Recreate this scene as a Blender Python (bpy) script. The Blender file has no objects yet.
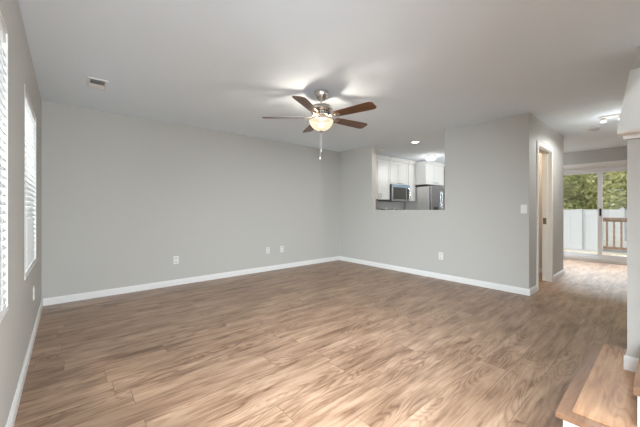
import bpy, bmesh, math, random
from mathutils import Vector, Matrix
random.seed(7)
S = bpy.context.scene
COL = S.collection
PI = math.pi
R = math.radians
H = 2.44                       # ceiling height
# ---------------------------------------------------------------- camera
cd = bpy.data.cameras.new('camera'); cam = bpy.data.objects.new('camera', cd); COL.objects.link(cam)
cd.sensor_width = 36.0; cd.lens = 296.935 / 640 * 36.0
cd.shift_y = -5.0 / 640; cd.clip_start = 0.02; cd.clip_end = 200
cam.location = (0, 0, 1.16); cam.rotation_euler = (R(90), 0, R(49.568 - 90))
S.camera = cam
# ---------------------------------------------------------------- view, sky, sun, window daylight, added fill lamps
S.view_settings.view_transform = 'Standard'; S.view_settings.look = 'None'
S.view_settings.exposure = 0.96; S.view_settings.gamma = 1.0; S.view_settings.use_curve_mapping = False
S.cycles.use_denoising = True
S.cycles.max_bounces = 10; S.cycles.diffuse_bounces = 6; S.cycles.glossy_bounces = 4
S.cycles.transmission_bounces = 6; S.cycles.transparent_max_bounces = 12
S.cycles.sample_clamp_indirect = 6.0
S.cycles.caustics_reflective = False; S.cycles.caustics_refractive = False
W = bpy.data.worlds.new('world'); S.world = W; W.use_nodes = True
wb = W.node_tree.nodes['Background']
wb.inputs[0].default_value = (0.93, 0.96, 1.0, 1); wb.inputs[1].default_value = 0.42

def lamp(name, typ, loc, energy, color=(1, 1, 1), **kw):
    d = bpy.data.lights.new(name, typ); d.energy = energy; d.color = color
    for k, v in kw.items():
        if k != 'rot': setattr(d, k, v)
    o = bpy.data.objects.new(name, d); COL.objects.link(o); o.location = loc
    if 'rot' in kw: o.rotation_euler = kw['rot']
    return o
DAY = (0.83, 0.915, 1.0)
lamp('sunlight', 'SUN', (0, 20, 20), 1.8, (1, 0.95, 0.86), angle=R(8), rot=(R(-48), 0, R(28)))
# daylight outside the two left windows, then three added fill lamps
lamp('daylight_window', 'AREA', (-0.62, 3.48, 1.45), 11, DAY, shape='RECTANGLE', size=1.5, size_y=1.1, rot=(0, R(-90), 0))
lamp('daylight_window', 'AREA', (-0.62, 1.67, 1.45), 6, DAY, shape='RECTANGLE', size=1.5, size_y=1.1, rot=(0, R(-90), 0))
lamp('fill_front_window', 'AREA', (0.75, -1.45, 1.45), 48, DAY, shape='RECTANGLE', size=1.8, size_y=1.4, rot=(R(68), 0, R(13)), spread=R(104))  # added fill behind the camera, narrowed to miss the stair wall end

lamp('fill_side_window', 'AREA', (-0.65, -0.12, 1.45), 56, DAY, shape='RECTANGLE', size=1.1, size_y=1.4, rot=(R(71), 0, R(-49)), spread=R(80))  # added fill from the left, turned away from the stair wall end
lamp('fill_patio_door', 'AREA', (10.3, 0.95, 3.35), 90, DAY, shape='RECTANGLE', size=2.4, size_y=1.2, rot=(R(48), 0, R(90)), spread=R(70))  # added panel above the door view, brightens hall floor and ceiling

# ---------------------------------------------------------------- materials
def mat(name, color, rough=0.5, metal=0.0, spec=0.5, emit=None, estr=0.0, bump=None, var=None, coat=0):
    m = bpy.data.materials.new(name); m.use_nodes = True
    nt = m.node_tree; b = nt.nodes['Principled BSDF']
    b.inputs['Base Color'].default_value = (*color, 1); b.inputs['Roughness'].default_value = rough
    b.inputs['Metallic'].default_value = metal; b.inputs['Specular IOR Level'].default_value = spec
    b.inputs['Coat Weight'].default_value = coat
    if emit: b.inputs['Emission Color'].default_value = (*emit, 1); b.inputs['Emission Strength'].default_value = estr
    tc = nt.nodes.new('ShaderNodeTexCoord')
    if bump:
        n = nt.nodes.new('ShaderNodeTexNoise'); n.inputs['Scale'].default_value = bump[0]; n.inputs['Detail'].default_value = 4
        nt.links.new(tc.outputs['Object'], n.inputs['Vector'])
        bp = nt.nodes.new('ShaderNodeBump'); bp.inputs['Strength'].default_value = bump[1]; bp.inputs['Distance'].default_value = 0.004
        nt.links.new(n.outputs['Fac'], bp.inputs['Height']); nt.links.new(bp.outputs['Normal'], b.inputs['Normal'])
    if var:                                        # (scale, second colour)
        n = nt.nodes.new('ShaderNodeTexNoise'); n.inputs['Scale'].default_value = var[0]; n.inputs['Detail'].default_value = 5
        nt.links.new(tc.outputs['Object'], n.inputs['Vector'])
        mx = nt.nodes.new('ShaderNodeMix'); mx.data_type = 'RGBA'
        mx.inputs['A'].default_value = (*color, 1); mx.inputs['B'].default_value = (*var[1], 1)
        mr = nt.nodes.new('ShaderNodeMapRange'); mr.inputs[1].default_value = .35; mr.inputs[2].default_value = .65
        nt.links.new(n.outputs['Fac'], mr.inputs[0]); nt.links.new(mr.outputs[0], mx.inputs['Factor'])
        nt.links.new(mx.outputs['Result'], b.inputs['Base Color'])
    return m

def wood(name, ca, cb, cc, plank=None, along='X', rough=0.38, grain=1.0, spec=0.5):
    """wood grain in object coordinates; plank=(width, length) lays it in staggered boards"""
    m = bpy.data.materials.new(name); m.use_nodes = True
    nt = m.node_tree; N = nt.nodes; L = nt.links; b = N['Principled BSDF']
    def math_(op, a, bb=None):
        n = N.new('ShaderNodeMath'); n.operation = op
        for i, v in enumerate((a, bb)):
            if v is None: continue
            if isinstance(v, (int, float)): n.inputs[i].default_value = v
            else: L.new(v, n.inputs[i])
        return n.outputs[0]
    tc = N.new('ShaderNodeTexCoord'); sx = N.new('ShaderNodeSeparateXYZ'); L.new(tc.outputs['Object'], sx.inputs[0])
    u, v = (sx.outputs[0], sx.outputs[1]) if along == 'X' else (sx.outputs[1], sx.outputs[0])
    seam = None; rnd = None
    if plank:
        w, ln = plank
        row = math_('FLOOR', math_('DIVIDE', v, w))
        wn = N.new('ShaderNodeTexWhiteNoise'); wn.noise_dimensions = '1D'; L.new(row, wn.inputs['W'])
        us = math_('ADD', u, math_('MULTIPLY', wn.outputs['Value'], ln * 7.3))
        cell = math_('FLOOR', math_('DIVIDE', us, ln))
        cv = N.new('ShaderNodeCombineXYZ'); L.new(row, cv.inputs[0]); L.new(cell, cv.inputs[1])
        wn2 = N.new('ShaderNodeTexWhiteNoise'); wn2.noise_dimensions = '2D'; L.new(cv.outputs[0], wn2.inputs['Vector'])
        rnd = wn2.outputs['Value']
        fu = math_('FRACT', math_('DIVIDE', us, ln)); fv = math_('FRACT', math_('DIVIDE', v, w))
        du = math_('MULTIPLY', math_('MINIMUM', fu, math_('SUBTRACT', 1, fu)), ln)
        dv = math_('MULTIPLY', math_('MINIMUM', fv, math_('SUBTRACT', 1, fv)), w)
        seam = math_('LESS_THAN', math_('MINIMUM', du, dv), 0.0011)
    def noise(su, sv, scale, detail, dist=0.0, off=37.0):
        c = N.new('ShaderNodeCombineXYZ')
        L.new(math_('MULTIPLY', u, su), c.inputs[0])
        L.new(math_('MULTIPLY', v, sv), c.inputs[1])
        if rnd is not None: L.new(math_('MULTIPLY', rnd, off), c.inputs[2])
        else: L.new(math_('MULTIPLY', sx.outputs[2], sv), c.inputs[2])
        n = N.new('ShaderNodeTexNoise'); n.inputs['Scale'].default_value = scale; n.inputs['Detail'].default_value = detail
        n.inputs['Distortion'].default_value = dist
        L.new(c.outputs[0], n.inputs['Vector']); return n.outputs['Fac']
    fine = noise(5.0, 60, 1.0, 5)
    broad = noise(2.2, 11, 1.0, 5, 0.5)
    ringn = noise(1.15, 7.0, 1.0, 1.5, 0.35)
    ring = math_('ABSOLUTE', math_('SUBTRACT', math_('FRACT', math_('MULTIPLY', ringn, 19.0)), 0.5))   # contour lines: cathedral grain
    ring = math_('MINIMUM', math_('MULTIPLY', ring, 3.4), 1.0)                             # thin dark lines
    gmask = noise(0.8, 4.0, 1.0, 1.0, 0.0, 91.0)
    gmask = math_('MINIMUM', math_('MAXIMUM', math_('MULTIPLY', math_('SUBTRACT', gmask, .42), 7.0), 0.15), 1.0)
    streak = noise(3.5, 30, 1.0, 3, 0.3, 53.0)
    streak = math_('MINIMUM', math_('MAXIMUM', math_('MULTIPLY', math_('SUBTRACT', .42, streak), 7.0), 0.0), 1.0)
    t = math_('ADD', math_('MULTIPLY', math_('SUBTRACT', broad, .5), 1.8 * grain), 0.5)
    t = math_('ADD', t, math_('MULTIPLY', math_('SUBTRACT', fine, .5), 0.9 * grain))
    t = math_('ADD', t, math_('MULTIPLY', math_('MULTIPLY', math_('SUBTRACT', ring, .75), gmask), 0.34 * grain))
    t = math_('SUBTRACT', t, math_('MULTIPLY', streak, .26 * grain))
    if rnd is not None: t = math_('ADD', t, math_('MULTIPLY', math_('SUBTRACT', rnd, .5), 0.17))
    cr = N.new('ShaderNodeValToRGB'); L.new(t, cr.inputs[0])
    e = cr.color_ramp.elements
    e[0].position = 0.0; e[0].color = (*ca, 1); e[1].position = 1.0; e[1].color = (*cc, 1)
    k = e.new(0.5); k.color = (*cb, 1)
    out = cr.outputs[0]
    if seam is not None:
        mx = N.new('ShaderNodeMix'); mx.data_type = 'RGBA'; L.new(seam, mx.inputs['Factor']); L.new(out, mx.inputs['A'])
        mx.inputs['B'].default_value = (ca[0] * .8, ca[1] * .8, ca[2] * .8, 1); out = mx.outputs['Result']
    L.new(out, b.inputs['Base Color'])
    b.inputs['Roughness'].default_value = rough; b.inputs['Specular IOR Level'].default_value = spec
    bp = N.new('ShaderNodeBump'); bp.inputs['Strength'].default_value = 0.12; bp.inputs['Distance'].default_value = 0.002
    L.new(fine, bp.inputs['Height']); L.new(bp.outputs['Normal'], b.inputs['Normal'])
    return m

def glass(name, tint=(0.97, 0.98, 0.98), gloss=0.06):
    m = bpy.data.materials.new(name); m.use_nodes = True; nt = m.node_tree; N = nt.nodes; L = nt.links
    N.remove(N['Principled BSDF'])
    t = N.new('ShaderNodeBsdfTransparent'); t.inputs[0].default_value = (*tint, 1)
    g = N.new('ShaderNodeBsdfGlossy'); g.inputs['Roughness'].default_value = 0.02
    x = N.new('ShaderNodeMixShader'); x.inputs[0].default_value = gloss
    L.new(t.outputs[0], x.inputs[1]); L.new(g.outputs[0], x.inputs[2]); L.new(x.outputs[0], N['Material Output'].inputs[0])
    return m

def frosted(name, col, trans=0.5, emit=(1, .8, .55), estr=0.0):
    """milky lamp glass: part of the light passes, part is scattered"""
    m = bpy.data.materials.new(name); m.use_nodes = True; nt = m.node_tree; N = nt.nodes; L = nt.links
    N.remove(N['Principled BSDF'])
    t = N.new('ShaderNodeBsdfTransparent'); t.inputs[0].default_value = (*[c * trans for c in col], 1)
    d = N.new('ShaderNodeBsdfTranslucent'); d.inputs[0].default_value = (*col, 1)
    e = N.new('ShaderNodeEmission'); e.inputs[0].default_value = (*emit, 1); e.inputs[1].default_value = estr
    x = N.new('ShaderNodeMixShader'); x.inputs[0].default_value = 0.006
    L.new(t.outputs[0], x.inputs[1]); L.new(d.outputs[0], x.inputs[2])
    a = N.new('ShaderNodeAddShader'); L.new(x.outputs[0], a.inputs[0]); L.new(e.outputs[0], a.inputs[1])
    L.new(a.outputs[0], N['Material Output'].inputs[0])
    return m

def slat_mat(name, col):
    m = bpy.data.materials.new(name); m.use_nodes = True; nt = m.node_tree; N = nt.nodes; L = nt.links
    b = N['Principled BSDF']; b.inputs['Base Color'].default_value = (*col, 1); b.inputs['Roughness'].default_value = .45
    t = N.new('ShaderNodeBsdfTranslucent'); t.inputs[0].default_value = (*col, 1)
    x = N.new('ShaderNodeMixShader'); x.inputs[0].default_value = 0.14
    L.new(b.outputs[0], x.inputs[1]); L.new(t.outputs[0], x.inputs[2]); L.new(x.outputs[0], N['Material Output'].inputs[0])
    return m

M = {}
M['wall'] = mat('wall_paint', (0.525, 0.511, 0.476), 0.75, spec=.25, bump=(60, .06))
M['ceil'] = mat('ceiling_paint', (0.85, 0.93, 1.0), 0.8, spec=.2, bump=(9, .35))
M['white'] = mat('white_trim_paint', (0.80, 0.79, 0.76), 0.4, spec=.4)
M['cab'] = mat('white_cabinet_paint', (0.73, 0.73, 0.715), 0.35)
M['fence'] = mat('fence_vinyl', (0.66, 0.675, 0.68), 0.4)
M['vinyl'] = mat('white_vinyl', (0.78, 0.79, 0.80), 0.4)
M['plate'] = mat('white_plastic', (0.80, 0.79, 0.76), 0.3)
M['dark'] = mat('dark_slot', (0.02, 0.02, 0.02), 0.6)
M['floor'] = wood('laminate_floor', (0.15, 0.079, 0.044), (0.308, 0.190, 0.119), (0.45, 0.30, 0.197), plank=(0.187, 1.22), rough=0.36, spec=.55)
M['tread'] = wood('oak_tread', (0.25, 0.115, 0.055), (0.50, 0.275, 0.145), (0.66, 0.40, 0.23), rough=0.4, grain=.95)
M['nosing'] = wood('brown_nosing', (0.13, 0.062, 0.032), (0.26, 0.14, 0.080), (0.37, 0.22, 0.135), rough=0.38, grain=.7)
M['blade'] = wood('walnut_blade', (0.045, 0.016, 0.006), (0.115, 0.045, 0.016), (0.20, 0.09, 0.036), rough=0.3, grain=.7)
M['nickel'] = mat('brushed_nickel', (0.62, 0.58, 0.53), 0.25, 1.0)
M['steel'] = mat('stainless_steel', (0.76, 0.74, 0.71), 0.45, .8, bump=(30, .03))
M['steel_d'] = mat('dark_stainless_steel', (0.30, 0.30, 0.31), 0.38, .9)
M['chrome'] = mat('bright_metal', (0.85, 0.85, 0.85), 0.15, 1.0)
M['black'] = mat('black_glass', (0.05, 0.05, 0.045), 0.15)
M['film'] = mat('blue_film', (0.20, 0.36, 0.50), 0.3)
M['splash'] = mat('grey_backsplash', (0.74, 0.72, 0.68), 0.35, var=(6, (0.66, 0.64, 0.61)))
M['counter'] = mat('grey_counter', (0.30, 0.29, 0.28), 0.25, var=(40, (0.2, 0.19, 0.19)))
M['glass'] = glass('window_glass')
M['bowl'] = frosted('alabaster_glass', (1.0, 0.90, 0.78), 0.20, (1.0, 0.79, 0.56), 0.46)
M['slat'] = slat_mat('white_blind_slat', (0.80, 0.80, 0.78))
M['shut'] = mat('pale_door_paint', (0.74, 0.70, 0.63), 0.45)
M['tan'] = mat('tan_wall_paint', (0.55, 0.50, 0.43), 0.7)
M['rail'] = wood('weathered_cedar', (0.16, 0.095, 0.058), (0.30, 0.19, 0.12), (0.42, 0.29, 0.19), rough=0.7)
M['deck'] = mat('pale_concrete', (0.50, 0.49, 0.47), 0.85, var=(3, (0.44, 0.43, 0.41)))
M['sillwood'] = mat('pale_pine', (0.62, 0.47, 0.26), 0.6)
M['lawn'] = mat('lawn_green', (0.09, 0.13, 0.035), 0.9, var=(2, (0.14, 0.16, 0.06)))
M['bark'] = mat('pale_bark', (0.40, 0.34, 0.27), 0.9, var=(8, (0.16, 0.12, 0.09)))
M['lens'] = mat('lit_lens', (0.9, 0.9, 0.9), .4, emit=(1, .97, .9), estr=6.0)
M['lens_off'] = mat('unlit_lens', (0.82, 0.81, 0.78), .4)
M['lens_bar'] = mat('dim_lit_lens', (0.9, 0.9, 0.9), .4, emit=(1, .97, .9), estr=0.5)
M['drum'] = mat('lit_drum_glass', (0.9, 0.9, 0.88), .3, emit=(1, .97, .92), estr=1.3)

# ---------------------------------------------------------------- mesh helpers
class MB:
    def __init__(s): s.bm = bmesh.new()
    def box(s, x0, x1, y0, y1, z0, z1, mtx=None, bevel=0.0):
        vs = [s.bm.verts.new((x, y, z)) for x in (x0, x1) for y in (y0, y1) for z in (z0, z1)]
        q = [(0, 1, 3, 2), (4, 6, 7, 5), (0, 4, 5, 1), (2, 3, 7, 6), (0, 2, 6, 4), (1, 5, 7, 3)]
        fs = [s.bm.faces.new([vs[i] for i in f]) for f in q]
        if bevel > 0:
            ed = list({e for f in fs for e in f.edges})
            r = bmesh.ops.bevel(s.bm, geom=ed, offset=bevel, segments=2, affect='EDGES', profile=.5)
            vs = list({v for v in r['verts']} | {v for v in vs if v.is_valid})
        if mtx is not None:
            for v in vs: v.co = mtx @ v.co
        return s
    def prism(s, pts, axis, a, b):
        """closed outline pts (2D) extruded from a to b along axis"""
        def put(p, t):
            return {'X': (t, p[0], p[1]), 'Y': (p[0], t, p[1]), 'Z': (p[0], p[1], t)}[axis]
        A = [s.bm.verts.new(put(p, a)) for p in pts]; B = [s.bm.verts.new(put(p, b)) for p in pts]
        n = len(pts); s.bm.faces.new(A); s.bm.faces.new(B[::-1])
        for i in range(n): s.bm.faces.new([A[i], B[i], B[(i + 1) % n], A[(i + 1) % n]])
        return s
    def lathe(s, prof, c=(0, 0, 0), seg=32, cap=True):
        rings = []
        for r, z in prof:
            if r < 1e-5: rings.append([s.bm.verts.new((c[0], c[1], c[2] + z))])
            else: rings.append([s.bm.verts.new((c[0] + r * math.cos(2 * PI * i / seg), c[1] + r * math.sin(2 * PI * i / seg), c[2] + z)) for i in range(seg)])
        for A, B in zip(rings, rings[1:]):
            for i in range(seg):
                j = (i + 1) % seg
                if len(A) == 1 and len(B) == 1: continue
                if len(A) == 1: s.bm.faces.new([A[0], B[i], B[j]])
                elif len(B) == 1: s.bm.faces.new([A[i], A[j], B[0]])
                else: s.bm.faces.new([A[i], A[j], B[j], B[i]])
        if cap:
            for Rg in (rings[0], rings[-1]):
                if len(Rg) > 1:
                    try: s.bm.faces.new(Rg)
                    except ValueError: pass
        return s
    def tube(s, pts, r, seg=8):
        pts = [Vector(p) for p in pts]; rings = []
        rr = r if isinstance(r, (list, tuple)) else [r] * len(pts)
        for i, p in enumerate(pts):
            d = (pts[min(i + 1, len(pts) - 1)] - pts[max(i - 1, 0)]).normalized()
            up = Vector((0, 0, 1)) if abs(d.z) < .9 else Vector((1, 0, 0))
            a = d.cross(up).normalized(); b = a.cross(d)
            rings.append([s.bm.verts.new(p + rr[i] * (a * math.cos(2 * PI * k / seg) + b * math.sin(2 * PI * k / seg))) for k in range(seg)])
        for A, B in zip(rings, rings[1:]):
            for k in range(seg): s.bm.faces.new([A[k], A[(k + 1) % seg], B[(k + 1) % seg], B[k]])
        s.bm.faces.new(rings[0]); s.bm.faces.new(rings[-1])
        return s
    def xf(s, m):
        for v in s.bm.verts: v.co = m @ v.co
        return s

def obj(name, mb, m, parent=None, smooth=False, loc=None):
    bm = mb.bm; bmesh.ops.recalc_face_normals(bm, faces=bm.faces)
    me = bpy.data.meshes.new(name); bm.to_mesh(me); bm.free()
    if smooth:
        for p in me.polygons: p.use_smooth = True
        me.set_sharp_from_angle(angle=R(40))
    o = bpy.data.objects.new(name, me); COL.objects.link(o)
    me.materials.append(M[m] if isinstance(m, str) else m)
    if parent: o.parent = parent
    if loc: o.location = loc
    return o
def tag(o, label, cat, group=None):
    o['label'] = label; o['category'] = cat
    if group: o['group'] = group
    return o
def thing(name, label, cat, loc=(0, 0, 0), rz=0.0, group=None):
    o = bpy.data.objects.new(name, None); COL.objects.link(o); o.location = loc; o.rotation_euler = (0, 0, rz)
    o.empty_display_size = .1
    return tag(o, label, cat, group)
def struct(name, mb, m, label, cat, **k):
    o = obj(name, mb, m, **k); o['kind'] = 'structure'; return tag(o, label, cat)
def dup(root, loc, label, rz=None):
    c = root.copy(); COL.objects.link(c); c.location = loc; c['label'] = label
    if rz is not None: c.rotation_euler = (0, 0, rz)
    for ch in list(root.children):
        d = ch.copy(); COL.objects.link(d); d.parent = c
        for g in list(ch.children):
            e = g.copy(); COL.objects.link(e); e.parent = d
    return c

# ================================================================ the shell
XL, YA, XC, YD, XD, XF, YF = -0.23, 4.835, 4.69, 1.205, 6.685, 8.75, -1.2
T = 0.12
struct('floor', MB().box(XL - .14, XF + .14, YF - .14, YA + .12, -0.12, 0), 'floor', 'brown wood-look plank floor running through room and hall', 'floor')
mb = MB()
SX0, SX1, SY1 = 2.9, 6.4, 0.04                     # stairwell opening in the ceiling, behind the stair wall
mb.box(XL - .14, XF + .14, SY1, YA + .12, H, H + .25).box(XL - .14, SX0, YF - .14, SY1, H, H + .25).box(SX1, XF + .14, YF - .14, SY1, H, H + .25)
struct('ceiling', mb, 'ceil', 'light grey textured ceiling above the whole room', 'ceiling')
# left wall with two window openings
WIN = [(2.975, 3.985), (1.165, 2.175)]; WZ0, WZ1 = 0.65, 2.05
mb = MB(); x0, x1 = XL - .14, XL
SW = (-0.98, 0.62, 0.30, 2.25)                    # added unseen side window left of the camera, for fill light
mb.box(x0, x1, SW[1], YA + .12, 0, WZ0).box(x0, x1, SW[1], YA + .12, WZ1, H).box(x0, x1, YF - .14, SW[0], 0, H)
mb.box(x0, x1, SW[0], SW[1], 0, SW[2]).box(x0, x1, SW[0], SW[1], SW[3], H)
for a, b in ((SW[1], WIN[1][0]), (WIN[1][1], WIN[0][0]), (WIN[0][1], YA + .12)): mb.box(x0, x1, a, b, WZ0, WZ1)
struct('wall_left', mb, 'wall', 'grey painted wall on the left with two blinded windows', 'wall')
struct('wall_light_blocker', MB().box(XL - 1.3, XL - .14, .82, .94, -.1, H), 'wall', 'added outside wall blocking fill light from the left windows', 'wall')  # added unseen blocker, keeps the side fill off the left window jambs
struct('wall_back', MB().box(XL, XF, YA, YA + T, 0, H), 'wall', 'long blank grey wall at the back left with outlets', 'wall')
# wall with the kitchen pass-through, its outer corner, the closet wall
PY0, PY1, PZ = 2.366, 3.888, 1.135
mb = MB().box(XC, XC + T, YD, PY0, 0, H).box(XC, XC + T, PY0, PY1, 0, PZ).box(XC, XC + T, PY1, YA, 0, H)
struct('wall_right', mb, 'wall', 'grey wall with the kitchen pass-through opening and light switch', 'wall')
DX0, DX1, DZ = 5.10, 5.80, 2.04
mb = MB().box(XC + T, DX0 - .02, YD, YD + .11, 0, H).box(DX1 + .02, XD, YD, YD + .11, 0, H).box(DX0 - .02, DX1 + .02, YD, YD + .11, DZ + .02, H)
struct('wall_hall', mb, 'wall', 'grey hall wall with the narrow closet doorway', 'wall')
struct('wall_closet_end', MB().box(XD - T, XD, YD + .11, 2.36, 0, H), 'tan', 'closet end wall seen through the narrow doorway', 'wall')
struct('wall_closet_back', MB().box(XC + T, XD - T, 2.25, 2.36, 0, H), 'tan', 'closet back wall between closet and kitchen', 'wall')
struct('baseboard_closet', MB().box(XD - T - .013, XD - T, YD + .11, 2.25, 0, .085), 'white', 'white baseboard inside the closet', 'baseboard')
# far wall with the sliding door
SD0, SD1, SDZ0, SDZ1 = 0.08, 1.86, 0.08, 2.04
mb = MB().box(XF, XF + .14, YF, SD0, 0, H).box(XF, XF + .14, SD1, YA, 0, H).box(XF, XF + .14, SD0, SD1, SDZ1, H).box(XF, XF + .14, SD0, SD1, 0, SDZ0)
struct('wall_far', mb, 'wall', 'grey wall at the end of the hall around the sliding door', 'wall')
# front wall behind the camera, with an added opening for fill light
FW = (-0.1, 1.8, 0.30, 2.25)
mb = MB().box(XL, FW[0], YF - .14, YF, 0, H).box(FW[1], XF, YF - .14, YF, 0, H).box(FW[0], FW[1], YF - .14, YF, 0, FW[2]).box(FW[0], FW[1], YF - .14, YF, FW[3], H)
struct('wall_front', mb, 'wall', 'grey front wall with an added window for fill light', 'wall')
# stair wall: sloped half wall, then full height
KX, KY0, KY1 = 2.59, 0.04, 0.163
SL = 0.687; KZ = 1.575
kz = lambda x: KZ + SL * (x - KX)
struct('wall_stair', MB().prism([(KX, 0), (6.5, 0), (6.5, H), (3.43, H), (3.43, kz(3.43)), (KX, kz(KX))], 'Y', KY0, KY1), 'wall',
       'grey half wall rising beside the stairs at the right edge', 'wall')
# stairwell above the ceiling
mb = MB().box(SX0 - .1, SX0, YF - .14, SY1 + .12, H + .25, 4.9).box(SX1, SX1 + .1, YF - .14, SY1 + .12, H + .25, 4.9)
mb.box(SX0, SX1, SY1, SY1 + .12, H + .25, 4.9).box(SX0, SX1, YF - .14, YF, H, 4.9)
struct('wall_stairwell', mb, 'wall', 'grey upper walls around the open stairwell', 'wall')
struct('ceiling_stairwell', MB().box(SX0 - .1, SX1 + .1, YF - .14, SY1 + .12, 4.9, 5.0), 'ceil', 'light ceiling over the open stairwell', 'ceiling')

# baseboards: plain board with a small stepped top
def bb(mb, p0, p1, n, z=0, h=.086, t=.014):
    """board along p0-p1 on the wall, n = direction into the room"""
    p0 = Vector(p0); p1 = Vector(p1); d = (p1 - p0).normalized(); n = Vector(n)
    prof = [(0, 0), (t, 0), (t, h * .72), (t * .72, h * .78), (t * .72, h * .9), (t * .35, h), (0, h)]
    A = [mb.bm.verts.new((p0.x + n.x * a, p0.y + n.y * a, z + b)) for a, b in prof]
    B = [mb.bm.verts.new((p1.x + n.x * a, p1.y + n.y * a, z + b)) for a, b in prof]
    mb.bm.faces.new(A); mb.bm.faces.new(B)
    for i in range(len(prof)): j = (i + 1) % len(prof); mb.bm.faces.new([A[i], B[i], B[j], A[j]])
    return mb
struct('baseboard_left', bb(MB(), (XL, YF), (XL, YA), (1, 0)), 'white', 'white baseboard along the left window wall', 'baseboard')
struct('baseboard_back', bb(MB(), (XL + .014, YA), (XC - .014, YA), (0, -1)), 'white', 'white baseboard along the long back wall', 'baseboard')
mb = bb(MB(), (XC, YD - .014), (XC, YA), (-1, 0)); bb(mb, (XC, YD), (DX0 - .085, YD), (0, -1))
struct('baseboard_right', mb, 'white', 'white baseboard under the pass-through wall and round its corner', 'baseboard')
mb = bb(MB(), (DX1 + .085, YD), (XD + .014, YD), (0, -1)); bb(mb, (XD, YD), (XD, 2.36), (1, 0))
struct('baseboard_hall', mb, 'white', 'short white baseboard right of the closet doorway', 'baseboard')
mb = bb(MB(), (XF, SD1), (XF, YA), (-1, 0)); bb(mb, (XF, YF), (XF, SD0), (-1, 0))
mb.box(XF - .02, XF, SD0, SD1, 0, .078)
struct('baseboard_far', mb, 'white', 'white base strip under the sliding door', 'baseboard')
S1, S2 = 0.18, 0.365
mb = bb(MB(), (KX, KY0), (KX, KY1 + .014), (-1, 0), z=S1); bb(mb, (KX, KY1), (2.95, KY1), (0, 1), z=S1); bb(mb, (2.95, KY1), (6.5, KY1), (0, 1), z=0)
struct('baseboard_stair', mb, 'white', 'white baseboard wrapped round the foot of the stair wall', 'baseboard')

# sloped cap and moulding on the half wall
mb = MB(); cz = lambda x: 1.63 + SL * (x - 2.5)
mb.prism([(2.50, cz(2.5) - .012), (2.508, cz(2.5) - .024), (2.53, cz(2.5) - .030), (3.43, cz(3.43) - .030), (3.43, cz(3.43)), (2.506, cz(2.506))], 'Y', 0.005, KY1 + .036)
o = struct('trim_1', mb, 'white', 'white sloped cap on top of the stair half wall', 'trim')
mb = MB()
for k, (e, d0, d1) in enumerate(((.040, .030, .046), (.020, .046, .068))):
    x0 = KX - e
    mb.prism([(x0, cz(KX) - d1 - .045), (KX + .01, cz(KX) - d1 - .045), (3.43, cz(3.43) - d1), (3.43, cz(3.43) - d0), (KX, cz(KX) - d0), (x0, cz(x0) - d0)], 'Y', KY0 - e * .6, KY1 + e * .8)
obj('moulding', mb, 'white', o)

# ---------------------------------------------------------------- left windows
for n, (a, b) in enumerate(WIN):
    x0, x1 = XL - .135, XL - .075
    mb = MB(); f = .045
    mb.box(x0, x1, a, a + f, WZ0, WZ1).box(x0, x1, b - f, b, WZ0, WZ1).box(x0, x1, a + f, b - f, WZ0, WZ0 + f).box(x0, x1, a + f, b - f, WZ1 - f, WZ1)
    mb.box(x0 + .01, x1 - .005, a + f, b - f, 1.33, 1.37)
    w = struct('window_%d' % (n + 1), mb, 'vinyl', ('white framed window on the left wall nearer the back corner', 'white framed window cut by the left edge of the photo')[n], 'window')
    obj('pane', MB().box(x0 + .03, x0 + .036, a + f, b - f, WZ0 + f, 1.33), 'glass', w)
    obj('pane', MB().box(x0 + .03, x0 + .036, a + f, b - f, 1.37, WZ1 - f), 'glass', w)
    t = .008                                     # painted return boards and sill
    mb = MB().box(x1, XL + .002, b - t, b, WZ0, WZ1).box(x1, XL + .002, a, a + t, WZ0, WZ1).box(x1, XL + .002, a + t, b - t, WZ1 - t, WZ1)
    obj('window_jamb', mb, 'white', w)
    obj('window_sill', MB().box(x1, XL + .004, a + t, b - t, WZ0, WZ0 + .014), 'white', w)
    bl = thing('window_blind', ('white slatted blind lowered in the far left window', 'white slatted blind in the near left window at photo edge')[n], 'blind', (XL - .016, (a + b) / 2, WZ0 + .015), 0, 'blinds in the left windows')
    hw = (b - a) / 2 - .011; top = WZ1 - .01 - (WZ0 + .015)
    obj('headrail', MB().box(-.040, .012, -hw, hw, top - .048, top - .002, bevel=.004), 'white', bl)
    obj('bottom_rail', MB().box(-.034, .014, -hw, hw, .002, .022, bevel=.003), 'white', bl)
    mb = MB(); z = .055
    while z < top - .07:
        m = Matrix.Translation((0, 0, z)) @ Matrix.Rotation(R(54), 4, 'Y')
        mb.box(-.025, .025, -hw, hw, -.0013, .0013, mtx=m); z += .0435
    obj('slat', mb, 'slat', bl)
    for yy in (-hw * .7, hw * .7): obj('ladder_cord', MB().tube([(.0155, yy, .02), (.0155, yy, top - .05)], .0012, 6), 'white', bl)
# added front window behind the camera, for fill light
mb = MB(); y0, y1 = YF - .13, YF - .07; f = .05
mb.box(FW[0], FW[0] + f, y0, y1, FW[2], FW[3]).box(FW[1] - f, FW[1], y0, y1, FW[2], FW[3]).box(FW[0] + f, FW[1] - f, y0, y1, FW[2], FW[2] + f).box(FW[0] + f, FW[1] - f, y0, y1, FW[3] - f, FW[3])
w = struct('window_3', mb, 'vinyl', 'added unseen front window for fill light beside the stairs', 'window')
obj('pane', MB().box(FW[0] + f, FW[1] - f, y0 + .03, y0 + .036, FW[2] + f, FW[3] - f), 'glass', w)

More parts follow.
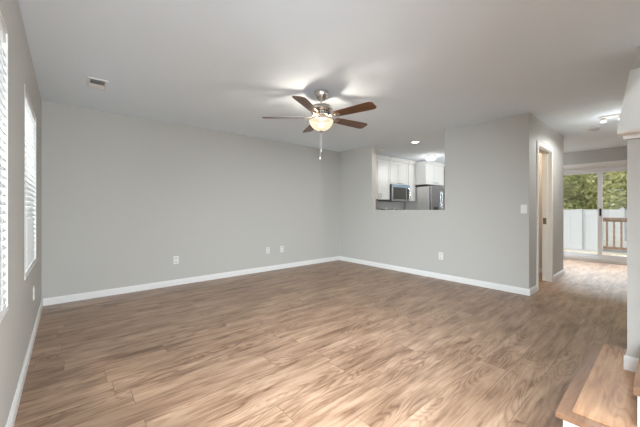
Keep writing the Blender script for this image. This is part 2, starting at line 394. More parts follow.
mb = MB(); x0, x1 = XL - .13, XL - .07
mb.box(x0, x1, SW[0], SW[0] + f, SW[2], SW[3]).box(x0, x1, SW[1] - f, SW[1], SW[2], SW[3]).box(x0, x1, SW[0] + f, SW[1] - f, SW[2], SW[2] + f).box(x0, x1, SW[0] + f, SW[1] - f, SW[3] - f, SW[3])
w = struct('window_4', mb, 'vinyl', 'added unseen window for fill light on the left wall', 'window')  # added unseen window that lets the side fill in
obj('pane', MB().box(x0 + .03, x0 + .036, SW[0] + f, SW[1] - f, SW[2] + f, SW[3] - f), 'glass', w)

# ---------------------------------------------------------------- closet doorway: casing, jamb
mb = MB(); c = .062; yy0, yy1 = YD - .016, YD
mb.box(DX0 - .012 - c, DX0 - .012, yy0, yy1, 0, DZ + .012 + c, bevel=.003).box(DX1 + .012, DX1 + .012 + c, yy0, yy1, 0, DZ + .012 + c, bevel=.003)
mb.box(DX0 - .012, DX1 + .012, yy0, yy1, DZ + .012, DZ + .012 + c, bevel=.003)
d2 = struct('door_2', mb, 'shut', 'narrow closet doorway with pale casing in the hall wall', 'door')
mb = MB().box(DX0 - .02, DX0, YD, YD + .11, 0, DZ).box(DX1, DX1 + .02, YD + .045, YD + .11, 0.006, DZ).box(DX1 + .014, DX1 + .02, YD, YD + .045, 0, DZ).box(DX0 - .02, DX1 + .02, YD, YD + .11, DZ, DZ + .02)
mb.box(DX0, DX0 + .012, YD + .045, YD + .06, 0.01, DZ).box(DX0 + .012, DX1 - .012, YD + .045, YD + .06, DZ - .012, DZ)
obj('door_jamb', mb, 'shut', d2)
obj('strike_plate', MB().box(DX1 - .003, DX1, YD + .055, YD + .098, .91, 1.01), mat('bronze', (.16, .13, .10), .4, .8), d2)
lf = obj('door_leaf', MB().box(DX0 + .004, DX0 + .039, YD + .115, YD + .115 + .69, .012, DZ - .005), 'shut', d2)
obj('hinge', MB().tube([(DX0 + .003, YD + .112, 1.78), (DX0 + .003, YD + .112, 1.87)], .007), 'nickel', lf)
obj('hinge', MB().tube([(DX0 + .003, YD + .112, .20), (DX0 + .003, YD + .112, .29)], .007), 'nickel', lf)
kb = MB().lathe([(.0, .06), (.02, .057), (.027, .045), (.024, .03), (.01, .02), (.01, .006), (.028, .004), (.028, 0)]).xf(Matrix.Translation((DX0 + .039, YD + .74, .96)) @ Matrix.Rotation(R(90), 4, 'Y'))
obj('knob', kb, 'nickel', lf, smooth=True)
cl = thing('closet_light', 'small warm dome lamp on the closet ceiling behind doorway', 'lamp', (5.9, 1.75, H))
obj('lamp_base', MB().lathe([(.10, 0), (.10, -.02), (.085, -.03), (0, -.03)]), 'nickel', cl, smooth=True)
obj('lamp_dome', MB().lathe([(.085, -.03), (.08, -.06), (.055, -.085), (0, -.095)]), mat('warm_dome', (.9, .85, .75), .4, emit=(1, .80, .56), estr=6), cl, smooth=True)
l = lamp('closet_bulb', 'POINT', (0, 0, 0), 9, (1, .82, .62), shadow_soft_size=.05); l.parent = cl; l.location = (0, 0, -.16)

# ---------------------------------------------------------------- sliding glass door at the end of the hall
mb = MB(); f = .055; xa, xb = XF + .02, XF + .12; zb0, zb1 = SDZ0, SDZ1
mb.box(xa, xb, SD0, SD0 + f, zb0, zb1).box(xa, xb, SD1 - f, SD1, zb0, zb1).box(xa, xb, SD0 + f, SD1 - f, zb1 - f, zb1).box(xa, xb, SD0 + f, SD1 - f, zb0, zb0 + .035)
d1 = struct('door_1', mb, 'vinyl', 'white sliding glass door to the patio at hall end', 'door')
mid = .955
for nm, y0, y1, xs in (('sliding_panel', SD0 + f, mid + .03, xa + .008), ('fixed_panel', mid - .01, SD1 - f, xa + .05)):
    z0, z1 = zb0 + .035, zb1 - f; st = .06
    p = MB().box(xs, xs + .035, y0, y0 + st, z0, z1).box(xs, xs + .035, y1 - st, y1, z0, z1).box(xs, xs + .035, y0 + st, y1 - st, z0, z0 + .05).box(xs, xs + .035, y0 + st, y1 - st, z1 - .05, z1)
    po = obj(nm, p, 'vinyl', d1)
    obj('pane', MB().box(xs + .014, xs + .02, y0 + st, y1 - st, z0 + .05, z1 - .05), 'glass', po)
    if nm == 'sliding_panel':
        hb = MB().box(xs - .03, xs, y1 - .045, y1 - .015, 1.00, 1.16, bevel=.006)
        obj('door_handle', hb, 'dark', po)
struct('trim_2', MB().box(XF - .09, XF, SD0 - .08, SD1 + .08, 2.068, 2.15, bevel=.006).box(XF - .03, XF, SD0 - .06, SD1 + .06, 2.04, 2.068), 'white', 'white valance rail above the sliding door', 'trim')

# ================================================================ stairs at lower right
st = thing('staircase', 'wooden stairs with white risers starting at lower right corner', 'staircase', (1.8, .35, 0)); st['kind'] = 'structure'
def sp(name, mb, m, par=None):
    o = obj(name, mb.xf(Matrix.Translation((-1.8, -.35, 0))), m, par or st); return o
E1 = (1.808, 2.955, 0.357)                       # starting step: near end, far end, outer edge
sp('riser', MB().box(E1[0] + .025, E1[1] - .02, YF, E1[2] - .025, 0, S1 - .03), 'white')
nz = .032
mb = MB().prism([(E1[0], E1[2]), (E1[1], E1[2]), (E1[1], E1[2] - .055), (E1[0] + .055, E1[2] - .055)], 'Z', S1 - nz, S1 - .004)
sp('nosing', mb, 'nosing')
mb = MB().prism([(E1[0], E1[2]), (E1[0] + .055, E1[2] - .055), (E1[0] + .055, .02), (E1[0], .02)], 'Z', S1 - nz, S1 - .004)
sp('nosing', mb, 'nosing')
mb = MB().box(E1[0] + .055, E1[1], YF, E1[2] - .055, S1 - .03, S1 + .003)
sp('tread', mb, 'tread')
sp('riser', MB().box(1.945, KX, YF, .09, S1 + .003, S2 - .036), 'white')
sp('nosing', MB().prism([(1.925, .102), (KX, .102), (KX, .052), (1.975, .052)], 'Z', S2 - .036, S2), 'nosing')
sp('nosing', MB().prism([(1.925, .102), (1.975, .052), (1.975, YF), (1.925, YF)], 'Z', S2 - .036, S2), 'nosing')
sp('tread', MB().box(1.975, 2.75, YF, .04, S2 - .036, S2).box(1.975, KX, .04, .052, S2 - .036, S2), 'tread')
sp('riser', MB().box(1.975, 2.75, YF, .04, S1 + .003, S2 - .036), 'white')
for k in range(1, 13):
    x = 2.72 + .27 * (k - 1); z = S2 + .183 * k
    sp('riser', MB().box(x, x + .02, YF, .04, z - .183, z - .03), 'white')
    sp('tread', MB().box(x - .025, x + .27, YF, .04, z - .03, z), 'tread')

# ================================================================ ceiling fan
FX, FY = 2.127, 2.474
fan = thing('ceiling_fan', 'five-bladed wooden ceiling fan with lit glass bowl hanging mid-room', 'ceiling fan', (FX, FY, H))
obj('canopy', MB().lathe([(.078, 0), (.079, -.012), (.073, -.045), (.055, -.074), (.030, -.092), (.018, -.090)]), 'nickel', fan, smooth=True)
obj('downrod', MB().lathe([(.011, -.085), (.011, -.135), (.024, -.137), (.026, -.150), (.018, -.152)], seg=20), 'nickel', fan, smooth=True)
mt = obj('motor_housing', MB().lathe([(.02, -.138), (.055, -.142), (.106, -.160), (.126, -.185), (.128, -.205), (.116, -.222), (.070, -.232), (.07, -.236)]), 'nickel', fan, smooth=True)
obj('vent_ring', MB().lathe([(.100, -.224), (.088, -.229), (.088, -.262), (.10, -.268), (.07, -.268)]), 'nickel', fan, smooth=True)
mb = MB()
for k in range(20):
    a = 2 * PI * k / 20
    mb.box(-.004, .004, -.006, .006, -.256, -.236, mtx=Matrix.Rotation(a, 4, 'Z') @ Matrix.Translation((.0885, 0, 0)))
obj('vent_slot', mb, 'dark', mt)
BZ = -.278
def blade_mesh():
    mb = MB(); outl = []
    L0, L1 = .175, .648
    for r, w in ((L0, .040), (L0 + .012, .050), (.30, .058), (.45, .064), (.59, .069), (.622, .066), (.640, .054), (L1, .036)): outl.append((r, w))
    pts = outl + [(r, -w) for r, w in outl[::-1]]
    mb.prism(pts, 'Z', -.0035, .0035)
    return mb
def iron_mesh():
    mb = MB()
    mb.tube([(.075, 0, .012), (.10, 0, .008), (.135, .012, -.002), (.165, .02, -.008), (.20, .016, -.008)], [.011, .011, .009, .009, .006], 8)
    mb.tube([(.075, 0, .012), (.10, 0, .008), (.135, -.012, -.002), (.165, -.02, -.008), (.20, -.016, -.008)], [.011, .011, .009, .009, .006], 8)
    mb.lathe([(.0, -.016), (.012, -.014), (.028, -.008), (.034, -.004), (.034, 0)], (.205, 0, 0), 16)
    return mb
pitch = Matrix.Rotation(R(-12), 4, 'X')
for k in range(5):
    rot = Matrix.Translation((0, 0, BZ)) @ Matrix.Rotation(R(-150 + 72 * k), 4, 'Z')
    br = obj('blade', blade_mesh().xf(pitch), 'blade', fan)
    br.matrix_local = rot
    ir = obj('blade_bracket', iron_mesh().xf(pitch), 'nickel', br, smooth=True)
obj('switch_housing', MB().lathe([(.07, -.262), (.075, -.275), (.060, -.292), (.035, -.297), (.018, -.305), (.012, -.32)]), 'nickel', fan, smooth=True)
obj('bowl_ring', MB().lathe([(.128, -.304), (.137, -.304), (.138, -.314), (.130, -.316)], cap=False), 'nickel', fan, smooth=True)
pr = [(.131, -.312)]
for i in range(1, 11):
    a = PI / 2 * i / 10
    pr.append((.131 * math.cos(a) if i < 10 else 0.0, -.312 - .114 * math.sin(a)))
obj('glass_bowl', MB().lathe(pr, cap=False), 'bowl', fan, smooth=True)
fn = obj('finial', MB().lathe([(.0, -.424), (.020, -.425), (.022, -.431), (.012, -.437), (.008, -.445), (0, -.449)], seg=20), 'nickel', fan, smooth=True)
mb = MB().tube([(.002, 0, -.445), (.002, 0, -.635)], .0010, 6)
ch = obj('pull_chain', mb, 'plate', fan)
obj('fob', MB().lathe([(0, -.630), (.004, -.633), (.0055, -.645), (.004, -.657), (0, -.659)], (.002, 0, 0), 12), 'plate', ch, smooth=True)
mb = MB().tube([(-.008, .012, -.43), (-.008, .012, -.715)], .0010, 6)
ch = obj('pull_chain', mb, 'plate', fan)
obj('fob', MB().lathe([(0, -.710), (.005, -.714), (.006, -.727), (.005, -.740), (0, -.742)], (-.008, .012, 0), 12), 'plate', ch, smooth=True)
obj('lamp_stem', MB().tube([(0, 0, -.31), (0, 0, -.345)], .012), 'nickel', fan, smooth=True)
obj('bulb', MB().lathe([(.012, -.345), (.02, -.352), (.03, -.368), (.028, -.385), (0, -.395)], seg=20), mat('lit_bulb', (1, .9, .75), .4, emit=(1, .80, .52), estr=4.0), fan, smooth=True)
for p, e, rr in (((.072, 0, -.335), 4.4, .012), ((-.058, .053, -.335), 4.4, .012), ((0, 0, -.375), 1.6, .034)):
    l = lamp('fan_light', 'POINT', (0, 0, 0), e, (1, .88, .73), shadow_soft_size=rr); l.parent = fan; l.location = p

# ================================================================ plates on the walls
def outlet(loc, rz, label, group=None):
    t = thing('wall_outlet', label, 'outlet', loc, rz, group)   # faces local -Y
    pl = obj('cover_plate', MB().box(-.036, .036, -.006, 0, -.058, .058, bevel=.002), 'plate', t)
    for z in (-.027, .027):
        so = obj('socket', MB().box(-.017, .017, -.0085, -.006, z - .014, z + .014, bevel=.003), mat('socket_plastic', (.66, .65, .62), .4), t)
        obj('slot', MB().box(-.008, -.005, -.0088, -.0075, z - .005, z + .006).box(.005, .008, -.0088, -.0075, z - .005, z + .006), 'dark', so)
    return t
G = 'power outlets low on the walls'
o1 = outlet((1.255, YA, .38), 0, 'white outlet low on the long back wall, standing alone', G)
dup(o1, (2.845, YA, .38), 'left one of the two outlets near the back inside corner')
dup(o1, (3.153, YA, .38), 'right one of the two outlets near the back inside corner')
dup(o1, (XC, 2.431, .377), 'white outlet on the wall below and right of the pass-through', -PI / 2)
dup(o1, (XL, 3.70, .40), 'white outlet seen edge-on under the far left window', PI / 2)
t = thing('light_switch', 'white light switch beside the outer wall corner', 'switch', (XC, 1.264, 1.153), -PI / 2)
obj('cover_plate', MB().box(-.037, .037, -.006, 0, -.059, .059, bevel=.002), 'plate', t)
rk = obj('rocker', MB().box(-.017, .017, -.011, -.006, -.033, .033, bevel=.002), 'plate', t)

# ================================================================ ceiling fittings
def register(name, label, x0, x1, y0, y1, n, along):
    t = thing(name, label, 'vent', ((x0 + x1) / 2, (y0 + y1) / 2, H))
    a, b = (x1 - x0) / 2, (y1 - y0) / 2; f = .022
    mb = MB().box(-a, a, -b, -b + f, -.008, 0).box(-a, a, b - f, b, -.008, 0).box(-a, -a + f, -b + f, b - f, -.008, 0).box(a - f, a, -b + f, b - f, -.008, 0)
    obj('frame', mb, 'white', t)
    obj('duct_opening', MB().box(-a + f, a - f, -b + f, b - f, -.0015, -.0005), 'dark', t)
    mb = MB()
    for i in range(n):
        if along == 'Y':
            x = -a + f + (i + .5) * (2 * a - 2 * f) / n
            mb.box(-.009, .009, -b + f, b - f, -.0006, .0006, mtx=Matrix.Translation((x, 0, -.007)) @ Matrix.Rotation(R(35 if i < n / 2 else -35), 4, 'Y'))
        else:
            y = -b + f + (i + .5) * (2 * b - 2 * f) / n
            mb.box(-a + f, a - f, -.009, .009, -.0006, .0006, mtx=Matrix.Translation((0, y, -.007)) @ Matrix.Rotation(R(35 if i < n / 2 else -35), 4, 'X'))
    obj('louver', mb, 'white', t)
    return t
register('ceiling_vent', 'white ceiling air vent near the left windows', .155, .315, 3.65, 3.93, 9, 'X')
lb = thing('ceiling_light_bar', 'white ceiling light bar with two small lit lamps in the hall', 'ceiling light', (5.70, .42, H))
obj('base_plate', MB().box(-.06, .06, -.22, .22, -.025, 0, bevel=.006), 'white', lb)
for y in (.17, -.01, -.17):
    hd = obj('lamp_holder', MB().lathe([(.028, -.025), (.032, -.035), (.03, -.05), (0, -.05)], (0, y, 0), 16), 'nickel', lb, smooth=True)
    if y > -.1: obj('bulb', MB().lathe([(.026, -.05), (.034, -.062), (.03, -.078), (0, -.086)], (0, y, 0), 16), 'lens_bar', hd, smooth=True)
    l = lamp('light_bar_bulb', 'POINT', (0, 0, 0), 0.42, (.95, .98, 1), shadow_soft_size=.04); l.parent = lb; l.location = (0, y, -.16)
    l = lamp('light_bar_beam', 'SPOT', (0, 0, 0), 8.4, (.95, .98, 1), shadow_soft_size=.04, spot_size=R(170), spot_blend=.2); l.parent = lb; l.location = (0, y, -.10)
t = thing('smoke_detector', 'round white smoke detector on the hall ceiling', 'smoke detector', (6.33, .76, H))
obj('base_ring', MB().lathe([(.072, 0), (.072, -.014), (.06, -.016)]), 'plate', t, smooth=True)
obj('detector_body', MB().lathe([(.064, -.012), (.064, -.030), (.052, -.045), (.02, -.050), (0, -.050)]), mat('shaded_plastic', (.5, .49, .47), .5), t, smooth=True)  # white body greyed to stand in for its shaded side

def downlight(loc, lit, label):
    t = thing('recessed_downlight', label, 'ceiling light', loc)
    obj('trim_ring', MB().lathe([(.085, 0), (.085, -.006), (.066, -.010), (.062, -.004), (.062, 0)]), 'white', t, smooth=True)
    obj('lens', MB().lathe([(.063, -.003), (.03, -.006), (0, -.007)]), 'lens' if lit else 'lens_off', t, smooth=True)
    return t
t = downlight((5.10, 3.16, H), True, 'lit round recessed light in the kitchen ceiling')
l = lamp('downlight_beam', 'SPOT', (0, 0, 0), 14, (1, .93, .82), shadow_soft_size=.035, spot_size=R(172), spot_blend=.3); l.parent = t; l.location = (0, 0, -.02)
downlight((5.19, 4.10, H), False, 'unlit round recessed light beside the pass-through jamb')
t = thing('flush_ceiling_light', 'bright round flush lamp on the kitchen ceiling', 'ceiling light', (6.75, 3.76, H))
obj('lamp_base', MB().lathe([(.115, 0), (.115, -.012), (.10, -.025), (0, -.025)]), 'chrome', t, smooth=True)
obj('glass_drum', MB().lathe([(.10, -.025), (.112, -.04), (.11, -.075), (.09, -.095), (.04, -.10), (0, -.101)]), 'drum', t, smooth=True)
obj('finial', MB().lathe([(0, -.10), (.008, -.102), (.009, -.11), (0, -.114)], seg=16), 'chrome', t, smooth=True)
l = lamp('flush_light', 'POINT', (0, 0, 0), 2.4, (1, .95, .88), shadow_soft_size=.06); l.parent = t; l.location = (0, 0, -.20)

for loc, lab in (((4.0, -.62, 4.9), 'added unseen lamp over the stairs for extra light'), ((7.75, 2.9, H), 'added unseen lamp on the dining ceiling brightening the hall')):
    t = thing('flush_ceiling_light', lab, 'ceiling light', loc)  # both lamps are added out of view to brighten stairs and hall
    obj('lamp_base', MB().lathe([(.15, 0), (.15, -.015), (.135, -.03), (0, -.03)]), 'chrome', t, smooth=True)
    obj('glass_drum', MB().lathe([(.135, -.03), (.14, -.05), (.135, -.10), (.11, -.125), (.05, -.135), (0, -.136)]), 'drum', t, smooth=True)
    l = lamp('flush_light', 'POINT', (0, 0, 0), 20 if loc[2] < 3 else 56, (.95, .98, 1), shadow_soft_size=.06); l.parent = t; l.location = (0, 0, -.24)

# ================================================================ kitchen seen through the opening
KB = YA                                            # kitchen back wall
struct('trim_3', MB().box(XC + T, 7.21, KB - .012, KB, .92, 1.40), 'splash', 'grey tiled backsplash behind the kitchen range', 'backsplash')
def shaker_door(mb, x0, x1, z0, z1, y):
    """framed door, outer face at y (toward -Y)"""
    f = .055
    mb.box(x0, x0 + f, y, y + .02, z0, z1).box(x1 - f, x1, y, y + .02, z0, z1).box(x0 + f, x1 - f, y, y + .02, z0, z0 + f).box(x0 + f, x1 - f, y, y + .02, z1 - f, z1)
    mb.box(x0 + f, x1 - f, y + .009, y + .02, z0 + f, z1 - f)
def handle_bar(p, vertical, L=.10):
    x, y, z = p; h = L / 2
    if vertical: return MB().tube([(x, y, z - h), (x, y - .028, z - h), (x, y - .028, z + h), (x, y, z + h)], .005)
    return MB().tube([(x - h, y, z), (x - h, y - .028, z), (x + h, y - .028, z), (x + h, y, z)], .005)
def cabinet(name, label, x0, x1, yf, z0, z1, doors, crown=None, hv=None, cat='cabinet'):
    t = thing(name, label, cat, ((x0 + x1) / 2, KB, z0))
    off = Matrix.Translation((-(x0 + x1) / 2, -KB, -z0))
    obj('body', MB().box(x0, x1, yf + .02, KB - .002 if z0 < .5 or z0 > 1.42 else KB - .002, z0, z1).xf(off), 'cab', t)
    for (a, b, c, d, hp, vert) in doors:
        mb = MB(); shaker_door(mb, a + .002, b - .002, c, d, yf); dd = obj('door', mb.xf(off), 'cab', t)
        if hp: obj('handle', handle_bar((hp[0], yf, hp[1]), vert).xf(off), 'nickel', dd, smooth=True)
    if crown:
        z = crown
        mb = MB().box(x0 - .0, x1 + .0, yf - .03, KB - .002, z - .05, z - .02).box(x0, x1, yf - .05, KB - .002, z - .02, z).box(x0, x1, yf - .012, KB - .002, z1, z - .05)
        obj('crown_moulding', mb.xf(off), 'cab', t)
    return t
CT = 2.36; CR = 2.425
cabinet('wall_cabinet', 'tall white wall cabinet left of the microwave', 5.22, 6.05, 4.45, 1.375, CT - .02,
        [(5.22, 5.63, 1.38, CT - .03, (5.58, 1.47), True), (5.63, 6.05, 1.38, CT - .03, (5.68, 1.47), True)], CR)
cabinet('wall_cabinet', 'white two-door wall cabinet directly above the microwave', 6.07, 6.85, 4.45, 1.765, CT - .02,
        [(6.07, 6.46, 1.775, CT - .03, (6.39, 1.80), False), (6.46, 6.85, 1.775, CT - .03, (6.53, 1.80), False)], CR)
cabinet('wall_cabinet', 'narrow white wall cabinet between microwave and refrigerator', 6.87, 7.195, 4.45, 1.355, CT - .02,
        [(6.87, 7.195, 1.36, CT - .03, (6.92, 1.45), True)], CR)
cabinet('wall_cabinet', 'deep white wall cabinet above the refrigerator', 7.215, 8.19, 4.16, 1.80, CT - .02,
        [(7.215, 7.70, 1.81, CT - .03, (7.63, 1.86), False), (7.70, 8.19, 1.81, CT - .03, (7.77, 1.86), False)], CR)
# microwave
mw = thing('microwave', 'stainless over-range microwave with blue film strip', 'microwave', (6.46, KB, 1.345))
off = Matrix.Translation((-6.46, -KB, -1.345)); mx0, mx1, my, mz0, mz1 = 6.075, 6.845, 4.40, 1.345, 1.762
obj('body', MB().box(mx0, mx1, my + .02, KB - .014, mz0, mz1 - .004).xf(off), 'steel_d', mw)
fr = MB(); fr.box(mx0, mx1, my, my + .02, mz1 - .07, mz1 - .004).box(mx0, mx1, my, my + .02, mz0, mz0 + .045).box(mx0, mx0 + .05, my, my + .02, mz0 + .045, mz1 - .07).box(mx1 - .16, mx1 - .135, my, my + .02, mz0 + .045, mz1 - .07).box(mx1 - .02, mx1, my, my + .02, mz0 + .045, mz1 - .07)
dr = obj('door', fr.xf(off), 'steel_d', mw)
obj('door_glass', MB().box(mx0 + .05, mx1 - .16, my + .006, my + .019, mz0 + .045, mz1 - .07).xf(off), 'black', dr)
obj('control_panel', MB().box(mx1 - .135, mx1 - .02, my + .003, my + .019, mz0 + .045, mz1 - .07).xf(off), 'black', mw)
obj('handle', MB().tube([(mx1 - .085, my, mz1 - .07), (mx1 - .07, my - .03, mz1 - .10), (mx1 - .055, my - .05, (mz0 + mz1) / 2), (mx1 - .07, my - .03, mz0 + .06), (mx1 - .085, my, mz0 + .03)], .016, 10).xf(off), 'chrome', dr, smooth=True)
obj('film_strip', MB().box(mx0 + .01, mx1 - .01, my - .002, my - .0005, mz1 - .062, mz1 - .012).xf(off), 'film', dr)
# base run (below the sill line) and range
for (a, b, nm) in ((4.82, 6.06, 'white base cabinet left of the range'), (6.86, 7.205, 'narrow white base cabinet right of the range')):
    c = thing('base_cabinet', nm, 'cabinet', ((a + b) / 2, KB, 0)); off = Matrix.Translation((-(a + b) / 2, -KB, 0))
    obj('body', MB().box(a, b, 4.25, KB - .014, .10, .88).box(a, b, 4.31, KB - .014, 0, .10).xf(off), 'cab', c)
    mb = MB(); n = 2 if b - a > .6 else 1
    for k in range(n):
        x0 = a + (b - a) * k / n; x1 = a + (b - a) * (k + 1) / n
        m_ = MB(); shaker_door(m_, x0 + .003, x1 - .003, .11, .87, 4.23); dd = obj('door', m_.xf(off), 'cab', c)
        obj('handle', handle_bar((x0 + .05, 4.23, .78), True).xf(off), 'nickel', dd, smooth=True)
    tag(obj('countertop', MB().box(a, b, 4.205, KB - .014, .88, .918, bevel=.004), 'counter'), 'grey stone countertop ' + ('left' if n == 2 else 'right') + ' of the range', 'countertop')
rg = thing('kitchen_range', 'black and steel range whose control panel peeks over sill', 'range', (6.46, KB, 0)); off = Matrix.Translation((-6.46, -KB, 0))
obj('body', MB().box(6.08, 6.84, 4.20, KB - .02, .03, .915).xf(off), 'steel', rg)
obj('oven_door', MB().box(6.09, 6.83, 4.165, 4.20, .22, .80, bevel=.006).xf(off), 'steel_d', rg)
obj('cooktop', MB().box(6.08, 6.84, 4.18, KB - .09, .915, .93, bevel=.003).xf(off), 'black', rg)
obj('control_panel', MB().prism([(KB - .085, .93), (KB - .02, .93), (KB - .02, 1.175), (KB - .06, 1.175)], 'X', 6.08, 6.84).xf(off), 'steel', rg)
obj('display', MB().box(6.34, 6.60, KB - .088, KB - .06, 1.10, 1.165).xf(off), 'black', rg)
for x in (6.14, 6.23, 6.69, 6.78): obj('knob', MB().lathe([(.022, 0), (.020, .025), (0, .026)], seg=16).xf(off @ Matrix.Translation((x, KB - .068, 1.13)) @ Matrix.Rotation(R(90), 4, 'X')), 'dark', rg, smooth=True)
# refrigerator
fg = thing('refrigerator', 'stainless two-door refrigerator seen through the pass-through', 'refrigerator', (7.69, KB, 0)); off = Matrix.Translation((-7.69, -KB, 0))
obj('body', MB().box(7.24, 8.14, 4.085, KB - .03, .02, 1.745, bevel=.008).xf(off), 'steel', fg)
for a, b, s in ((7.24, 7.687, 1), (7.693, 8.14, -1)):
    dd = obj('door', MB().box(a, b, 4.015, 4.08, .06, 1.755, bevel=.012).xf(off), 'steel_d' if s == 1 else 'steel_d', fg)
    hx = 7.687 - .045 if s == 1 else 7.693 + .045
    obj('handle', MB().tube([(hx, 4.015, .75), (hx, 3.965, .77), (hx, 3.96, 1.1), (hx, 3.965, 1.60), (hx, 4.015, 1.62)], .012, 10).xf(off), 'chrome', dd, smooth=True)
    if s == 1: obj('dispenser', MB().box(a + .12, b - .10, 4.010, 4.02, .85, 1.20, bevel=.004).xf(off), 'black', dd)

# ================================================================ outside the sliding door
struct('ground', MB().box(XF + .14, 60, -40, 40, -.60, -.40), 'lawn', 'grass ground outside', 'ground')
struct('patio_deck', MB().box(XF + .14, 17.0, -6, 6, -.40, -.15), 'deck', 'pale concrete patio outside the sliding door', 'patio')
struct('trim_4', MB().box(XF + .14, XF + .24, SD0, SD1, -.15, .172), 'sillwood', 'pale wooden threshold outside the sliding door', 'threshold')
def fence(label, x, ys, z0, z1):
    """ys: post positions; the bays between them are panels of tongue-and-groove boards"""
    t = thing('vinyl_fence', label, 'fence', (x, ys[0], z0)); h = z1 - z0
    for y0, y1 in zip(ys, ys[1:]):
        a, b = y0 - ys[0] + .064, y1 - ys[0] - .064
        mb = MB(); q = max(1, round((b - a) / .17)); pw = (b - a) / q
        prof = [(-.02, a), (.02, a), (.02, b)]
        for i in range(q, 0, -1):
            e = a + i * pw
            if i < q: prof += [(-.02, e + .004), (-.014, e)]
            prof += [(-.02, e - .004 if i < q else b)]
        p = obj('fence_panel', mb.prism(prof, 'Z', .12, h - .13), 'fence', t)
        obj('rail', MB().box(-.025, .025, a, b, h - .14, h, bevel=.004), 'fence', p)
        obj('rail', MB().box(-.025, .025, a, b, .0, .13, bevel=.004), 'fence', p)
    for y in ys:
        y -= ys[0]
        p = obj('post', MB().box(-.062, .062, y - .062, y + .062, 0, h + .03), 'fence', t)
        obj('post_cap', MB().prism([(y - .072, h + .03), (y + .072, h + .03), (y + .072, h + .05), (y + .03, h + .075), (y - .03, h + .075), (y - .072, h + .05)], 'X', -.072, .072), 'fence', p)
    return t
fence('white panel fence on the left outside the sliding door', 12.6, (1.37, 1.852, 4.25, 6.65), -.15, 1.075)
fence('white panel fence farther back behind the brown railing', 17.0, (-6, -3.6, -1.2, 1.2, 3.6, 6), -.40, 1.12)
# brown railing at the deck edge
rl = thing('deck_railing', 'brown wooden railing with square balusters at patio edge', 'railing', (12.5, -1.2, -.15))
L = 1.30 + 1.2                                  # from the side post to the white fence post
obj('top_rail', MB().box(-.06, .06, 0, L, .99, 1.035), 'rail', rl)
obj('rail_board', MB().box(-.02, .02, 0, L, .91, .99), 'rail', rl)
obj('bottom_rail', MB().box(-.02, .02, 0, L, .08, .155), 'rail', rl)
obj('post', MB().box(-.045, .045, 0, .09, 0, .99), 'rail', rl)
y = 1.214 + 1.2
while y > .2:
    obj('baluster', MB().box(-.02, .02, y - .022, y + .022, .155, .91), 'rail', rl); y -= .155

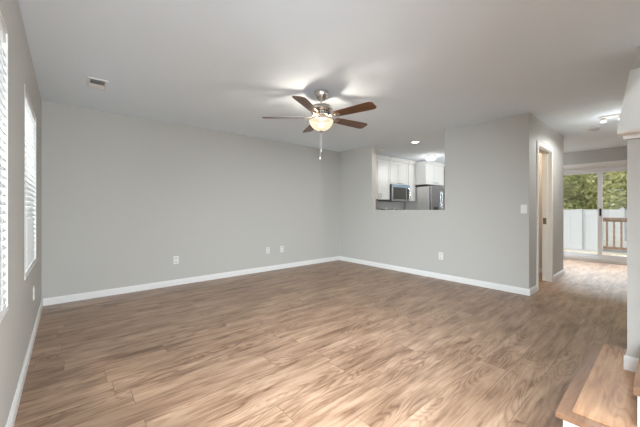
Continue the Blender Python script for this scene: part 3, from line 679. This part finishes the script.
# trees beyond the fence
def leaf_mat(name, a, b):
    m = mat(name, a, .7, spec=.2, var=(1.1, b)); nt = m.node_tree; N = nt.nodes; L = nt.links; p = N['Principled BSDF']
    t = N.new('ShaderNodeBsdfTranslucent'); t.inputs[0].default_value = (a[0] * 1.2, a[1] * 1.2, a[2], 1)
    x = N.new('ShaderNodeMixShader'); x.inputs[0].default_value = .4
    L.new(p.outputs[0], x.inputs[1]); L.new(t.outputs[0], x.inputs[2]); L.new(x.outputs[0], N['Material Output'].inputs[0]); return m
LM = [leaf_mat('leaf_yellow_green', (.66, .68, .33), (.78, .76, .50)), leaf_mat('leaf_mid_green', (.52, .58, .28), (.68, .70, .40)), leaf_mat('leaf_grey_green', (.64, .66, .42), (.46, .52, .28))]
def tree(loc, h, rad, kind, label, nleaf, seed, low=.05):
    rnd = random.Random(seed)
    t = thing('leafy_tree', label, 'tree', loc, 0, 'trees beyond the fence')
    pts = [(0, 0, 0)]; n = 6
    for i in range(1, n + 1): pts.append((rnd.uniform(-.12, .12) * i * .5, rnd.uniform(-.12, .12) * i * .5, h * .85 * i / n))
    mb = MB().tube(pts, [.13 * (1 - .8 * i / n) for i in range(n + 1)], 8)
    for k in range(14):
        p = Vector(pts[rnd.randint(1, n - 1)]); a = rnd.uniform(0, 2 * PI); L_ = rad * rnd.uniform(.5, .95)
        q = p + Vector((math.cos(a) * L_, math.sin(a) * L_, rnd.uniform(.3, 1.2)))
        mb.tube([p, p.lerp(q, .5) + Vector((0, 0, .1)), q], [.045, .03, .012], 5)
    obj('trunk', mb, 'bark', t, smooth=True)
    vs = []; fs = []
    blobs = [(rnd.uniform(-.6, .6) * rad, rnd.uniform(-.6, .6) * rad, h * rnd.uniform(low, 1.0), rad * rnd.uniform(.35, .6)) for _ in range(26)]
    for i in range(nleaf):
        bx, by, bz, br = blobs[i % len(blobs)]
        d = Vector((rnd.gauss(0, 1), rnd.gauss(0, 1), rnd.gauss(0, 1))).normalized() * br * (rnd.random() ** .4)
        c = Vector((bx, by, bz)) + d
        if c.z < .05: continue
        s = rnd.uniform(.06, .13)
        a = Vector((rnd.gauss(0, 1), rnd.gauss(0, 1), rnd.gauss(0, .6))).normalized(); b = a.cross(Vector((rnd.gauss(0, 1), rnd.gauss(0, 1), rnd.gauss(0, 1)))).normalized()
        k = len(vs); vs += [c - a * s, c + b * s * .5, c + a * s, c - b * s * .5]; fs.append((k, k + 1, k + 2, k + 3))
    me = bpy.data.meshes.new('crown'); me.from_pydata([tuple(v) for v in vs], [], fs); me.materials.append(LM[kind])
    o = bpy.data.objects.new('crown', me); COL.objects.link(o); o.parent = t
for i, (x, y, h, rad, kind, lab) in enumerate((
        (19.5, 3.9, 5.4, 1.6, 2, 'grey-green tree at the left edge of the sliding door view'),
        (20.5, 2.9, 5.6, 1.5, 0, 'yellow-green tree behind the post of the left white fence'),
        (20.0, 1.7, 5.2, 1.4, 0, 'yellow-green tree behind the door meeting stile'),
        (21.5, .6, 5.8, 1.6, 1, 'darker green tree above the brown railing'),
        (20.0, -.6, 5.4, 1.4, 0, 'light green tree at the right edge of the sliding door view'),
        (23.5, 4.9, 6.8, 2.2, 1, 'dark tree filling the gap behind the grey-green tree'),
        (24.5, 2.2, 7.0, 2.3, 1, 'tall dark tree deep behind the yellow-green trees'),
        (24.5, -.8, 7.0, 2.3, 2, 'tall grey-green tree deep behind the railing'),
        (27.0, 3.5, 7.6, 2.6, 1, 'farthest dark tree left of centre beyond the fence'),
        (27.0, .6, 7.6, 2.6, 2, 'farthest grey-green tree right of centre beyond the fence'))):
    tree((x, y, -.40), h, rad, kind, lab, 5200, 30 + i)
